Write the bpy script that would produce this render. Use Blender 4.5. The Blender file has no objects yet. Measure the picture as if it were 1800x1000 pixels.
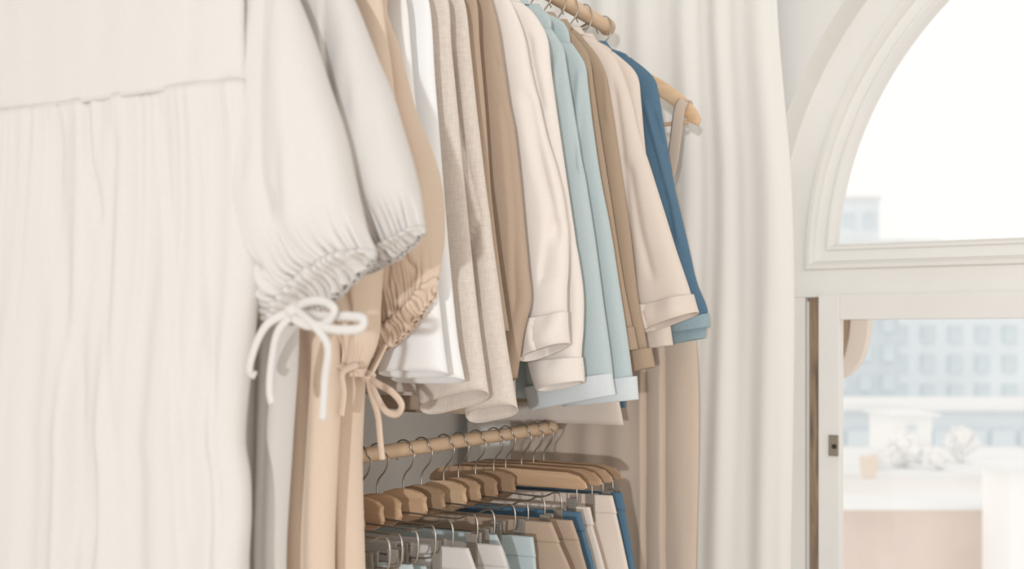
import bpy, bmesh, math, random
from mathutils import Vector, noise

random.seed(7)
PI = math.pi
# ------------------------------------------------------------------ camera
F, CX, HY, H = 2060.0, 900.0, 598.0, 1.25
YAW = math.radians(28.5)
C, S = math.cos(YAW), math.sin(YAW)
scn = bpy.context.scene
col = scn.collection
cam = bpy.data.objects.new('camera', bpy.data.cameras.new('camera'))
col.objects.link(cam)
cam.location = (0, 0, H)
cam.rotation_euler = (PI / 2, 0, YAW)
cam.data.sensor_width = 36
cam.data.lens = F / 1800 * 36
cam.data.shift_y = (HY - 500) / 1800
cam.data.clip_end = 500
cam.data.dof.use_dof = True
cam.data.dof.focus_distance = 2.25
cam.data.dof.aperture_fstop = 3.2
scn.camera = cam

# ------------------------------------------------------------------ light
w = bpy.data.worlds.new('world'); scn.world = w
w.use_nodes = True
bg = w.node_tree.nodes['Background']
bg.inputs[0].default_value = (1.0, 0.965, 0.925, 1)
bg.inputs[1].default_value = 1.08

# a studio strobe standing well behind the photographer, to the left
fl = bpy.data.lights.new('strobe', 'POINT')
fl.energy = 600
fl.color = (0.915, 0.965, 1.0)
fl.shadow_soft_size = 0.06
flo = bpy.data.objects.new('strobe', fl); col.objects.link(flo)
_b, _o = 4.5, 0.80
flo.location = (S * _b - C * _o, -C * _b - S * _o, H - 0.02)

scn.view_settings.view_transform = 'Standard'
scn.view_settings.look = 'None'
scn.view_settings.gamma = 1
scn.view_settings.use_curve_mapping = False
scn.view_settings.exposure = 0.0
scn.cycles.max_bounces = 8
scn.cycles.diffuse_bounces = 5
scn.cycles.transparent_max_bounces = 16


# ------------------------------------------------------------------ helpers
def up(x, y, Y):
    """pixel of the photograph -> (X, Z) on the plane at distance Y along the rails"""
    t = (x - CX) / F
    X = Y * (C * t - S) / (C + S * t)
    zc = -S * X + C * Y
    return (X, H + (HY - y) / F * zc)


def at(x, y, zc):
    """pixel + depth -> world point"""
    xc = (x - CX) / F * zc
    return Vector((C * xc - S * zc, S * xc + C * zc, H + (HY - y) / F * zc))


def srgb(r, g, b):
    def f(c):
        c /= 255
        return c / 12.92 if c <= 0.04045 else ((c + 0.055) / 1.055) ** 2.4
    return (f(r), f(g), f(b), 1)


def principled(name, rgb, rough=0.8, metal=0.0, spec=0.3):
    m = bpy.data.materials.new(name); m.use_nodes = True
    p = m.node_tree.nodes['Principled BSDF']
    p.inputs['Base Color'].default_value = srgb(*rgb)
    p.inputs['Roughness'].default_value = rough
    p.inputs['Metallic'].default_value = metal
    p.inputs['Specular IOR Level'].default_value = spec
    return m, m.node_tree, p


def fabric(name, rgb, var=0.06, slub=0.0, bump=0.15, sheen=0.1, scale=2400):
    m, nt, p = principled(name, rgb, 0.92, 0, 0.12)
    N, L = nt.nodes, nt.links
    tc = N.new('ShaderNodeTexCoord')
    p.inputs['Sheen Weight'].default_value = sheen
    p.inputs['Sheen Roughness'].default_value = 0.6
    n1 = N.new('ShaderNodeTexNoise'); n1.inputs['Scale'].default_value = scale * 0.25
    n1.inputs['Detail'].default_value = 3
    mp = N.new('ShaderNodeMapping'); L.new(tc.outputs['Object'], mp.inputs[0])
    L.new(mp.outputs[0], n1.inputs['Vector'])
    n2 = N.new('ShaderNodeTexNoise'); n2.inputs['Scale'].default_value = 5
    L.new(tc.outputs['Object'], n2.inputs['Vector'])
    base = srgb(*rgb)
    rmp = N.new('ShaderNodeValToRGB')
    k0, k1 = 1 - var, min(1 + var, 1 / max(base[:3]))
    rmp.color_ramp.elements[0].position = 0.3
    rmp.color_ramp.elements[1].position = 0.7
    rmp.color_ramp.elements[0].color = tuple(c * k0 for c in base[:3]) + (1,)
    rmp.color_ramp.elements[1].color = tuple(c * k1 for c in base[:3]) + (1,)
    fac = n1.outputs['Fac']
    if slub:
        mpa = N.new('ShaderNodeMapping'); mpa.inputs['Scale'].default_value = (60, 60, 900)
        mpb = N.new('ShaderNodeMapping'); mpb.inputs['Scale'].default_value = (700, 700, 40)
        L.new(tc.outputs['Object'], mpa.inputs[0]); L.new(tc.outputs['Object'], mpb.inputs[0])
        na = N.new('ShaderNodeTexNoise'); nb = N.new('ShaderNodeTexNoise')
        na.inputs['Scale'].default_value = 1; nb.inputs['Scale'].default_value = 1
        L.new(mpa.outputs[0], na.inputs['Vector']); L.new(mpb.outputs[0], nb.inputs['Vector'])
        ad = N.new('ShaderNodeMath'); ad.operation = 'ADD'
        L.new(na.outputs['Fac'], ad.inputs[0]); L.new(nb.outputs['Fac'], ad.inputs[1])
        hv = N.new('ShaderNodeMath'); hv.operation = 'MULTIPLY'; hv.inputs[1].default_value = 0.5
        L.new(ad.outputs[0], hv.inputs[0]); fac = hv.outputs[0]
    L.new(fac, rmp.inputs[0])
    L.new(rmp.outputs[0], p.inputs['Base Color'])
    bp = N.new('ShaderNodeBump'); bp.inputs['Strength'].default_value = bump
    bp.inputs['Distance'].default_value = 0.001
    L.new(fac, bp.inputs['Height']); L.new(bp.outputs[0], p.inputs['Normal'])
    return m


def wood(name, rgb, rgb2, axis='X', rough=0.45, sc=1.0):
    m, nt, p = principled(name, rgb, rough, 0, 0.4)
    N, L = nt.nodes, nt.links
    tc = N.new('ShaderNodeTexCoord'); mp = N.new('ShaderNodeMapping')
    s = {'X': (6, 60, 60), 'Y': (60, 6, 60), 'Z': (60, 60, 6)}[axis]
    mp.inputs['Scale'].default_value = tuple(v * sc for v in s)
    oi = N.new('ShaderNodeObjectInfo')
    ad = N.new('ShaderNodeVectorMath'); ad.operation = 'ADD'
    L.new(tc.outputs['Object'], mp.inputs[0]); L.new(mp.outputs[0], ad.inputs[0])
    ml = N.new('ShaderNodeMath'); ml.operation = 'MULTIPLY'; ml.inputs[1].default_value = 40
    L.new(oi.outputs['Random'], ml.inputs[0]); L.new(ml.outputs[0], ad.inputs[1])
    n = N.new('ShaderNodeTexNoise'); n.inputs['Scale'].default_value = 1.0
    n.inputs['Detail'].default_value = 4; n.inputs['Distortion'].default_value = 0.6
    L.new(ad.outputs[0], n.inputs['Vector'])
    r = N.new('ShaderNodeValToRGB')
    r.color_ramp.elements[0].position = 0.3; r.color_ramp.elements[1].position = 0.72
    r.color_ramp.elements[0].color = srgb(*rgb2); r.color_ramp.elements[1].color = srgb(*rgb)
    L.new(n.outputs['Fac'], r.inputs[0])
    hs = N.new('ShaderNodeHueSaturation')
    mr = N.new('ShaderNodeMapRange'); mr.inputs['To Min'].default_value = 0.8; mr.inputs['To Max'].default_value = 1.25
    L.new(oi.outputs['Random'], mr.inputs['Value']); L.new(mr.outputs[0], hs.inputs['Value'])
    L.new(r.outputs[0], hs.inputs['Color']); L.new(hs.outputs[0], p.inputs['Base Color'])
    return m


def plaster(name, rgb, var=0.03, scale=6, rough=0.85, bump=0.05):
    m, nt, p = principled(name, rgb, rough, 0, 0.25)
    N, L = nt.nodes, nt.links
    tc = N.new('ShaderNodeTexCoord')
    n = N.new('ShaderNodeTexNoise'); n.inputs['Scale'].default_value = scale; n.inputs['Detail'].default_value = 6
    L.new(tc.outputs['Object'], n.inputs['Vector'])
    base = srgb(*rgb)
    r = N.new('ShaderNodeValToRGB')
    r.color_ramp.elements[0].position = 0.3; r.color_ramp.elements[1].position = 0.7
    r.color_ramp.elements[0].color = tuple(c * (1 - var) for c in base[:3]) + (1,)
    r.color_ramp.elements[1].color = tuple(min(1, c * (1 + var)) for c in base[:3]) + (1,)
    L.new(n.outputs['Fac'], r.inputs[0]); L.new(r.outputs[0], p.inputs['Base Color'])
    b = N.new('ShaderNodeBump'); b.inputs['Strength'].default_value = bump; b.inputs['Distance'].default_value = 0.01
    L.new(n.outputs['Fac'], b.inputs['Height']); L.new(b.outputs[0], p.inputs['Normal'])
    return m


def mk_obj(name, mesh, mat, parent=None, loc=(0, 0, 0)):
    o = bpy.data.objects.new(name, mesh)
    col.objects.link(o)
    if mat is not None and len(mesh.materials) == 0:
        mesh.materials.append(mat)
    o.location = loc
    if parent:
        o.parent = parent
    return o


def tag(o, label, cat, group=None, kind=None):
    if label: o['label'] = label
    if cat: o['category'] = cat
    if group: o['group'] = group
    if kind: o['kind'] = kind
    return o


def thing(name, label, cat, loc, group=None, kind=None):
    o = bpy.data.objects.new(name, None); col.objects.link(o)
    o.location = loc; o.empty_display_size = 0.05
    return tag(o, label, cat, group, kind)


def mesh_from(name, verts, faces, smooth=True):
    me = bpy.data.meshes.new(name)
    me.from_pydata(verts, [], faces)
    if smooth:
        me.polygons.foreach_set('use_smooth', [True] * len(me.polygons))
    me.update()
    return me


def bm_mesh(name, bm, smooth=False):
    bmesh.ops.recalc_face_normals(bm, faces=bm.faces)
    me = bpy.data.meshes.new(name); bm.to_mesh(me); bm.free()
    if smooth:
        me.polygons.foreach_set('use_smooth', [True] * len(me.polygons))
    return me


def bm_box(bm, x0, x1, y0, y1, z0, z1, bev=0.0):
    r = bmesh.ops.create_cube(bm, size=1.0)
    vs = r['verts']
    for v in vs:
        v.co = Vector(((x0 + x1) / 2 + v.co.x * (x1 - x0), (y0 + y1) / 2 + v.co.y * (y1 - y0), (z0 + z1) / 2 + v.co.z * (z1 - z0)))
    if bev > 0:
        es = list({e for v in vs for e in v.link_edges})
        bmesh.ops.bevel(bm, geom=es, offset=bev, segments=2, affect='EDGES', profile=0.6)


def box_mesh(name, x0, x1, y0, y1, z0, z1, bev=0.003):
    bm = bmesh.new(); bm_box(bm, x0, x1, y0, y1, z0, z1, bev)
    return bm_mesh(name, bm)


def catmull(keys, n):
    """smooth resample of a polyline of tuples to n+1 points, even in arc length"""
    P = [Vector(k) for k in keys]
    if len(P) == 2:
        return [P[0].lerp(P[1], i / n) for i in range(n + 1)]
    ext = [P[0] * 2 - P[1]] + P + [P[-1] * 2 - P[-2]]
    dense = []
    for i in range(1, len(ext) - 2):
        p0, p1, p2, p3 = ext[i - 1:i + 3]
        t0 = 0; t1 = max((p1 - p0).length, 1e-6) ** .5
        t2 = t1 + max((p2 - p1).length, 1e-6) ** .5; t3 = t2 + max((p3 - p2).length, 1e-6) ** .5
        for j in range(24):
            t = t1 + (t2 - t1) * j / 24
            a1 = p0 * ((t1 - t) / (t1 - t0)) + p1 * ((t - t0) / (t1 - t0))
            a2 = p1 * ((t2 - t) / (t2 - t1)) + p2 * ((t - t1) / (t2 - t1))
            a3 = p2 * ((t3 - t) / (t3 - t2)) + p3 * ((t - t2) / (t3 - t2))
            b1 = a1 * ((t2 - t) / (t2 - t0)) + a2 * ((t - t0) / (t2 - t0))
            b2 = a2 * ((t3 - t) / (t3 - t1)) + a3 * ((t - t1) / (t3 - t1))
            dense.append(b1 * ((t2 - t) / (t2 - t1)) + b2 * ((t - t1) / (t2 - t1)))
    dense.append(P[-1])
    d = [0.0]
    for i in range(1, len(dense)):
        d.append(d[-1] + (dense[i] - dense[i - 1]).length)
    out = []; j = 0
    for i in range(n + 1):
        s = d[-1] * i / n
        while j < len(d) - 2 and d[j + 1] < s: j += 1
        q = (s - d[j]) / max(d[j + 1] - d[j], 1e-9)
        out.append(dense[j].lerp(dense[j + 1], min(max(q, 0), 1)))
    return out


def tube_data(path, r, seg=8, flat=1.0, n=None, taper=None, upv=None):
    """sweep a round or flat section along a 3D path; returns verts, faces"""
    P = catmull(path, n) if n else [Vector(p) for p in path]
    verts, faces = [], []
    T0 = (P[1] - P[0]).normalized()
    ref = Vector(upv) if upv else Vector((0, 1, 0))
    if abs(T0.dot(ref)) > 0.95: ref = Vector((1, 0, 0))
    nrm = (ref - T0 * ref.dot(T0)).normalized()
    for i, p in enumerate(P):
        T = (P[min(i + 1, len(P) - 1)] - P[max(i - 1, 0)]).normalized()
        nrm = (nrm - T * nrm.dot(T)).normalized()
        if upv:
            q = ref - T * ref.dot(T)
            if q.length > 0.2: nrm = q.normalized()
        bi = T.cross(nrm)
        k = taper(i / (len(P) - 1)) if taper else 1
        for s in range(seg):
            a = 2 * PI * s / seg
            verts.append(p + nrm * (math.cos(a) * r * flat * k) + bi * (math.sin(a) * r * k))
    for i in range(len(P) - 1):
        for s in range(seg):
            s2 = (s + 1) % seg
            faces.append((i * seg + s, i * seg + s2, (i + 1) * seg + s2, (i + 1) * seg + s))
    faces.append(tuple(range(seg))[::-1])
    faces.append(tuple((len(P) - 1) * seg + s for s in range(seg)))
    return verts, faces


def tube(name, path, r, mat, parent=None, loc=(0, 0, 0), **k):
    v, f = tube_data(path, r, **k)
    L = Vector(loc)
    return mk_obj(name, mesh_from(name, [p - L for p in v] if parent else v, f), mat, parent)


def join_data(parts):
    V, Fc = [], []
    for v, f in parts:
        o = len(V); V += list(v); Fc += [tuple(i + o for i in q) for q in f]
    return V, Fc


def sm(a, b, x):
    t = min(max((x - a) / (b - a), 0), 1)
    return t * t * (3 - 2 * t)


class Crease:
    """a fold line running down the cloth: kind 'v' a groove, 's' an overlapping step"""
    def __init__(self, pts, amp, width, kind='v'):
        self.p = sorted(pts, key=lambda q: -q[1]); self.a = amp; self.w = width; self.k = kind

    def __call__(self, X, Z):
        p = self.p
        if Z > p[0][1] or Z < p[-1][1]:
            return 0.0
        for i in range(len(p) - 1):
            if p[i][1] >= Z >= p[i + 1][1]:
                q = (p[i][1] - Z) / max(p[i][1] - p[i + 1][1], 1e-9)
                xc = p[i][0] + (p[i + 1][0] - p[i][0]) * q
                break
        L = p[0][1] - p[-1][1]
        e = sm(0, 0.12 * L, p[0][1] - Z) * sm(0, 0.12 * L, Z - p[-1][1])
        d = X - xc
        if self.k == 'v':
            return self.a * e * math.exp(-(d / self.w) ** 2)
        if d < -self.w: return 0.0
        if d < 0: return self.a * e * (1 + d / self.w)
        return self.a * e * math.exp(-d / (self.w * 7))


def crease_px(Y, pts, amp, width, kind='v'):
    return Crease([up(x, y, Y) for x, y in pts], amp, width, kind)


def cloth(name, parent, mat, Lk, Rk, Y, n=60, m=36, tf=0.02, tb=0.012, fold=None, creases=(), seed=0.0,
          wr=0.003, tilt=0.0, solid=0.0016, hem=0.0, power=2.6, wfx=9, wfz=2.2, cap=False, bow=None, calm_top=0.0):
    """a soft flattened tube of cloth hanging between a left and a right edge, given as (X, Z) key points"""
    Lp = Lk if len(Lk) == n + 1 else catmull(Lk, n)
    Rp = Rk if len(Rk) == n + 1 else catmull(Rk, n)
    base = parent.location if parent else Vector((0, 0, 0))
    fT = tf if callable(tf) else (lambda t: tf)
    fB = tb if callable(tb) else (lambda t: tb)
    us = [(1 - math.cos(PI * k / m)) / 2 for k in range(m + 1)]
    us = [0.55 * u + 0.45 * k / m for k, u in enumerate(us)]
    ring = 2 * m
    verts = []
    for i in range(n + 1):
        t = i / n
        a, b = Lp[i], Rp[i]
        th, tk = fT(t), fB(t)
        length = (1 - t)
        if hem and 0 < hem:
            dist = (Lp[n] - Lp[i]).length
            if dist < hem: th += 0.0012; tk += 0.0012
        front, back = [], []
        for k, u in enumerate(us):
            X = a[0] + (b[0] - a[0]) * u; Z = a[1] + (b[1] - a[1]) * u
            if bow: Z += bow(t) * 4 * u * (1 - u)
            p = max(0.0, 1 - abs(2 * u - 1) ** power) ** 0.5
            dy = wr * noise.noise((X * wfx + seed * 3.7, Z * wfz + seed, seed)) + 0.45 * wr * noise.noise((X * 26 + seed, Z * 7, seed * 2.3))
            if calm_top: dy *= sm(0.02, calm_top, t)
            if fold: dy += fold(u, t, X, Z)
            for c in creases: dy += c(X, Z)
            tl = tilt * p * sm(0.75, 1, t)
            front.append((X - base.x, Y - th * p + dy - base.y, Z + tl - base.z))
            back.append((X - base.x, Y + tk * p + dy * 0.6 - base.y, Z - tl - base.z))
        verts += front + back[-2:0:-1]
    faces = []
    for i in range(n):
        for k in range(ring):
            k2 = (k + 1) % ring
            faces.append((i * ring + k, i * ring + k2, (i + 1) * ring + k2, (i + 1) * ring + k))
    if cap:
        faces.append(tuple(range(ring))[::-1])
    me = mesh_from(name, verts, faces)
    o = mk_obj(name, me, mat, parent)
    if solid:
        md = o.modifiers.new('thickness', 'SOLIDIFY'); md.thickness = solid; md.offset = -1
    return o


def mirror_copy(o, parent):
    c = o.copy(); col.objects.link(c); c.parent = parent
    c.scale = (-1, 1, 1)
    for ch in list(o.children):
        pass
    return c


# ------------------------------------------------------------------ materials
M = {}
M['cream'] = fabric('cream_cotton', (209, 204, 199), 0.03, bump=0.1)
M['white'] = fabric('white_cotton', (240, 239, 238), 0.025, bump=0.1)
M['beige'] = fabric('beige_cotton', (219, 198, 178), 0.05)
M['linen'] = fabric('oatmeal_linen', (216, 204, 193), 0.14, slub=1, bump=0.25)
M['brown'] = fabric('brown_cotton', (182, 160, 140), 0.06)
M['ivory'] = fabric('ivory_twill', (234, 225, 217), 0.04)
M['blue'] = fabric('pale_blue_chambray', (186, 198, 199), 0.07, scale=2600)
M['blue_in'] = fabric('pale_blue_reverse', (212, 217, 219), 0.06)
M['olive'] = fabric('olive_brown_cotton', (174, 152, 130), 0.06)
M['rose'] = fabric('rose_beige_cotton', (226, 212, 200), 0.045)
M['denim'] = fabric('blue_denim', (88, 118, 140), 0.14, scale=2400)
M['denim_in'] = fabric('denim_reverse', (150, 170, 178), 0.12)
M['tan'] = fabric('tan_viscose', (207, 188, 171), 0.05)
M['sheer'] = fabric('white_curtain', (236, 233, 228), 0.02, bump=0.05)
M['rail'] = wood('rail_wood', (216, 188, 158), (202, 172, 142), 'Y', 0.5)
M['hang'] = wood('hanger_wood', (200, 167, 136), (182, 148, 117), 'X', 0.4)
M['hang_l'] = wood('pale_hanger_wood', (222, 190, 156), (206, 170, 134), 'X', 0.4)
M['steel'] = principled('steel_wire', (176, 168, 158), 0.28, 0.9)[0]
M['clip'] = principled('clip_metal', (176, 168, 158), 0.38, 0.45)[0]
M['wall'] = plaster('wall_paint', (232, 230, 226), 0.015)
M['paint'] = plaster('window_paint', (234, 232, 228), 0.015, 8, 0.5)
M['floor'] = wood('floor_boards', (206, 190, 172), (188, 170, 152), 'Y', 0.5, 0.5)
M['weather'] = wood('weathered_wood', (186, 160, 132), (120, 104, 90), 'Z', 0.8)
M['stone'] = plaster('pale_stone', (238, 226, 214), 0.03, 4)
M['plate'] = principled('latch_metal', (150, 140, 126), 0.45, 0.7)[0]
M['dark'] = principled('dark_gap', (60, 52, 46), 0.9)[0]
g = bpy.data.materials.new('window_glass'); g.use_nodes = True
nt = g.node_tree; nt.nodes.clear()
go = nt.nodes.new('ShaderNodeOutputMaterial'); gm = nt.nodes.new('ShaderNodeMixShader')
gt = nt.nodes.new('ShaderNodeBsdfTransparent'); gg = nt.nodes.new('ShaderNodeBsdfGlossy')
gg.inputs['Roughness'].default_value = 0.02; gm.inputs[0].default_value = 0.03
nt.links.new(gt.outputs[0], gm.inputs[1]); nt.links.new(gg.outputs[0], gm.inputs[2]); nt.links.new(gm.outputs[0], go.inputs[0])
M['glass'] = g

# ------------------------------------------------------------------ the room
WX0, WX1, WY, WT, CEIL, BACK = -1.78, 2.6, 3.05, 0.5, 3.5, 0.15
tag(mk_obj('floor', box_mesh('floor', WX0, WX1, BACK, WY + WT, -0.08, 0.0, 0), M['floor']), 'bare wooden floor of the room', None, kind='structure')
tag(mk_obj('ceiling', box_mesh('ceiling', WX0, WX1, BACK, WY + WT, CEIL, CEIL + 0.08, 0), M['wall']), 'white painted ceiling', None, kind='structure')
tag(mk_obj('wall_left', box_mesh('wall_left', WX0 - 0.12, WX0, BACK, WY + WT, 0, CEIL, 0), M['wall']), 'off white wall behind the hanging rails', None, kind='structure')

ACX, AZ, AR = 0.214, H + 0.21, 1.117     # centre, springing height and radius of the arched recess
SILL = 0.35


def window_wall():
    pts = [(ACX - AR, SILL)] + [(ACX - AR * math.cos(a), AZ + AR * math.sin(a)) for a in [PI * i / 64 for i in range(65)]] + [(ACX + AR, SILL)]
    V, Fc = [], []
    def ring(Y):
        o = len(V)
        for x, z in pts: V.append((x, Y, z))
        for x, z in pts: V.append((x, Y, CEIL))
        for x, z in ((WX0, 0), (WX0, CEIL), (WX1, CEIL), (WX1, 0), (pts[0][0], 0), (pts[-1][0], 0)): V.append((x, Y, z))
        return o
    n = len(pts)
    for Y, flip in ((WY, False), (WY + WT, True)):
        o = ring(Y); fs = []
        for i in range(n - 1):
            if abs(pts[i][0] - pts[i + 1][0]) > 1e-6:
                fs.append((o + i, o + i + 1, o + n + i + 1, o + n + i))
        e = o + 2 * n
        fs.append((e + 0, e + 4, o + n, e + 1))
        fs.append((e + 5, e + 3, e + 2, o + 2 * n - 1))
        fs.append((e + 4, e + 5, o + n - 1, o))
        Fc.extend([q[::-1] if flip else q for q in fs])
    b = 2 * n + 6
    for i in range(n - 1):
        Fc.append((i, b + i, b + i + 1, i + 1))
    Fc.append((n - 1, b + n - 1, b, 0))
    return mesh_from('wall_back', V, Fc, False)


tag(mk_obj('wall_back', window_wall(), M['wall']), 'off white wall with the arched window recess', None, kind='structure')

# ---- the window
win = thing('window_1', 'white arched window with fanlight above casements', None, (ACX, 3.2, SILL), kind='structure')
wb = win.location


def wpart(name, me, mat, parent=win):
    for v in me.vertices: v.co -= wb
    return mk_obj(name, me, mat, parent)


def d_loop(ins, Y, R=1.04, zb=H + 0.19):
    r = R - ins; z0 = zb + ins
    a0 = math.asin((z0 - AZ) / r)
    L = [(ACX - r * math.cos(a0 + (PI - 2 * a0) * i / 72), Y, AZ + r * math.sin(a0 + (PI - 2 * a0) * i / 72)) for i in range(73)]
    xr, xl = L[-1][0], L[0][0]
    L += [(xr + (xl - xr) * i / 8, Y, z0) for i in range(1, 8)]
    return L


def d_frame():
    prof = [(-0.10, 3.30), (-0.10, 3.2), (0.0, 3.2), (0.004, 3.188), (0.014, 3.186), (0.022, 3.2), (0.026, 3.212), (0.052, 3.216), (0.056, 3.206), (0.062, 3.206), (0.071, 3.232), (0.071, 3.29)]
    V, Fc = [], []
    loops = []
    for ins, Y in prof:
        L = d_loop(max(ins, 0), Y) if ins >= 0 else [(ACX + (x - ACX) * (AR + 0.01) / 1.04, Y, AZ + (z - AZ) * (AR + 0.01) / 1.04 if z > AZ + .001 else H + 0.1895) for x, y_, z in d_loop(0, Y)]
        loops.append(len(V)); V += L
    n = len(d_loop(0, 0))
    for a, b in zip(loops[:-1], loops[1:]):
        for i in range(n):
            j = (i + 1) % n
            Fc.append((a + i, a + j, b + j, b + i))
    return mesh_from('fanlight_frame', V, Fc, False)


fr = wpart('fanlight_frame', d_frame(), M['paint'])
fl_l = d_loop(0.069, 3.262)
pane = mesh_from('fanlight_pane', fl_l, [tuple(range(len(fl_l)))], False)
wpart('fanlight_pane', pane, M['glass'])
ZT = H + 0.117
wpart('transom', box_mesh('transom', ACX - AR, ACX + AR, 3.2, 3.32, ZT, H + 0.191, 0.003), M['paint'])
for s in (-1, 1):
    x0, x1 = sorted((ACX + s * AR, ACX + s * 1.039))
    wpart('jamb', box_mesh('jamb', x0, x1, 3.2, 3.32, SILL, ZT, 0.002), M['paint'])
    x0, x1 = sorted((ACX + s * 1.039, ACX + s * 0.985))
    wpart('rebate', box_mesh('rebate', x0, x1, 3.235, 3.32, SILL, ZT, 0.002), M['weather'], win)
    x0, x1 = sorted((ACX + s * 1.039, ACX + s * 1.0345))
    wpart('rebate_bead', box_mesh('rebate_bead', x0, x1, 3.222, 3.2352, SILL, ZT - 0.01, 0.001), M['paint'], win)
    # casement sash
    a, b = sorted((ACX + s * 0.9965, ACX + s * 0.004))
    ix0, ix1 = a + (0.0565 if s < 0 else 0.06), b - (0.06 if s < 0 else 0.0565)
    bm = bmesh.new()
    bm_box(bm, a, ix0, 3.172, 3.222, SILL + 0.02, ZT + 0.006, 0.003)
    bm_box(bm, ix1, b, 3.172, 3.222, SILL + 0.02, ZT + 0.006, 0.003)
    bm_box(bm, ix0 - .001, ix1 + .001, 3.1725, 3.2215, H + 0.055, ZT + 0.0055, 0.003)
    bm_box(bm, ix0 - .001, ix1 + .001, 3.1725, 3.2215, SILL + 0.02, SILL + 0.1, 0.003)
    sa = wpart('sash', bm_mesh('sash', bm), M['paint'])
    gp = mesh_from('pane', [(ix0 - .004, 3.205, SILL + 0.09), (ix1 + .004, 3.205, SILL + 0.09), (ix1 + .004, 3.205, H + 0.06), (ix0 - .004, 3.205, H + 0.06)], [(0, 1, 2, 3)], False)
    wpart('pane', gp, M['glass'], sa)
    if s < 0:
        lx, lz = up(1465.5, 783, 3.17)
        bm = bmesh.new()
        bm_box(bm, lx - 0.013, lx + 0.013, 3.166, 3.175, lz - 0.028, lz + 0.028, 0.0015)
        lp = wpart('latch_plate', bm_mesh('latch_plate', bm), M['plate'], sa)
        bm = bmesh.new()
        bmesh.ops.create_cone(bm, cap_ends=True, segments=14, radius1=0.0065, radius2=0.005, depth=0.006)
        for v in bm.verts: v.co = Vector((lx + 0.003 + v.co.x, 3.164 + v.co.z, lz - 0.002 + v.co.y))
        wpart('latch_hole', bm_mesh('latch_hole', bm), M['dark'], sa)
wpart('sill', box_mesh('sill', ACX - AR, ACX + AR, WY - 0.05, 3.34, SILL - 0.04, SILL + 0.015, 0.006), M['paint'])

# ---- curtain beside the window
cur = thing('curtain', 'long off white curtain hanging beside the arched window', 'curtain', (-1.25, 2.93, 0.02))


def curtain_mesh():
    n, m = 120, 240
    right = catmull([(1358, -420), (1360, 0), (1372, 160), (1384, 300), (1390, 500), (1388, 760), (1384, 1000), (1384, 1480)], n)
    V, Fc = [], []
    zt, zb = CEIL - 0.02, 0.03
    rk = [up(p[0], p[1], 2.92) for p in right]
    for i in range(n + 1):
        t = i / n; Z = zt + (zb - zt) * t
        xr = rk[-1][0]
        for a, b in zip(rk[:-1], rk[1:]):
            if a[1] >= Z >= b[1]:
                xr = a[0] + (b[0] - a[0]) * (a[1] - Z) / max(a[1] - b[1], 1e-9); break
        if Z > rk[0][1]: xr = rk[0][0]
        xl = -1.74
        for k in range(m + 1):
            u = k / m
            X = xl + (xr - xl) * u
            q = u * 8.2 + 0.22 * math.sin(Z * 1.3 + 1) + 0.25 * noise.noise((u * 5, Z * 0.5, 3))
            amp = 0.0065 * (1 + 0.5 * noise.noise((u * 7, Z * 0.6, 9)))
            y = amp * math.sin(2 * PI * q) + 0.35 * amp * math.sin(4 * PI * q + 1.2) + 0.008 * noise.noise((u * 14, Z * 1.2, 5))
            y += 0.02 * math.exp(-((u - 1) / 0.02) ** 2)
            V.append((X + 0.006 * math.cos(2 * PI * q) * (1 - abs(2 * u - 1)) + 1.25, y, Z - 0.02))
    for i in range(n):
        for k in range(m):
            a = i * (m + 1) + k
            Fc.append((a, a + 1, a + m + 2, a + m + 1))
    return mesh_from('cloth_panel', V, Fc)


cp = mk_obj('cloth_panel', curtain_mesh(), M['sheer'], cur)
md = cp.modifiers.new('thickness', 'SOLIDIFY'); md.thickness = 0.0015
tube('heading_tape', [(-0.5, 0, CEIL - 0.05), (0.42, 0, CEIL - 0.05)], 0.012, M['sheer'], cur, n=4)

# ------------------------------------------------------------------ the rails
X0 = -1.2
ZR, ZL = H + 0.79, H - 0.2


def rail(label, z, y0, y1, r, brackets):
    t = thing('clothes_rail', label, 'clothes rail', (X0, y0, z))
    n = 40; path = [(0, (y1 - y0) * i / n, 0) for i in range(n + 1)]
    v, f = tube_data(path, r, seg=20)
    k0 = len(v)
    v2, f2 = tube_data([(0, y1 - y0 - 0.024, 0), (0, y1 - y0 - 0.021, 0), (0, y1 - y0 - 0.012, 0), (0, y1 - y0 - 0.002, 0), (0, y1 - y0 + 0.004, 0)], r, seg=20, taper=lambda q: [0.9, 1.12, 1.22, 1.1, 0.75][min(4, int(q * 4 + .5))])
    mk_obj('pole', mesh_from('pole', v, f), M['rail'], t)
    mk_obj('end_cap', mesh_from('end_cap', v2, f2), M['rail'], t)
    for by in brackets:
        # arm from the wall, carrying the pole from below
        tube('bracket', [(WX0 - X0, by - y0, -0.05), (WX0 - X0 + 0.2, by - y0, -0.05), (-0.08, by - y0, -0.045), (0, by - y0, -r - 0.004)], 0.007, M['steel'], t, n=16)
    return t


rail('pale wooden upper rail carrying the shirts and dresses', ZR, 0.75, 2.725, 0.0175, (0.95, 1.74, 2.6))
rail('wooden lower rail carrying the clip hangers', ZL, 1.505, 2.405, 0.0138, (1.545, 1.62))

# ------------------------------------------------------------------ hangers of the upper rail
def hook_path(zr, r, zbot):
    """wire from the hanger up and over a rail centred on z = zr"""
    p = [(0, 0, zbot), (0, 0, zr - 0.055), (0.004, 0, zr - 0.045), (0.018, 0, zr - 0.028), (0.0235, 0, zr - 0.008)]
    for i in range(9):
        a = PI * i / 8
        p.append((math.cos(a) * r, 0, zr + 0.001 + math.sin(a) * r))
    p.append((-r * 0.98, 0, zr - 0.008)); p.append((-r * 0.7, 0, zr - 0.02))
    return p


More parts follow.
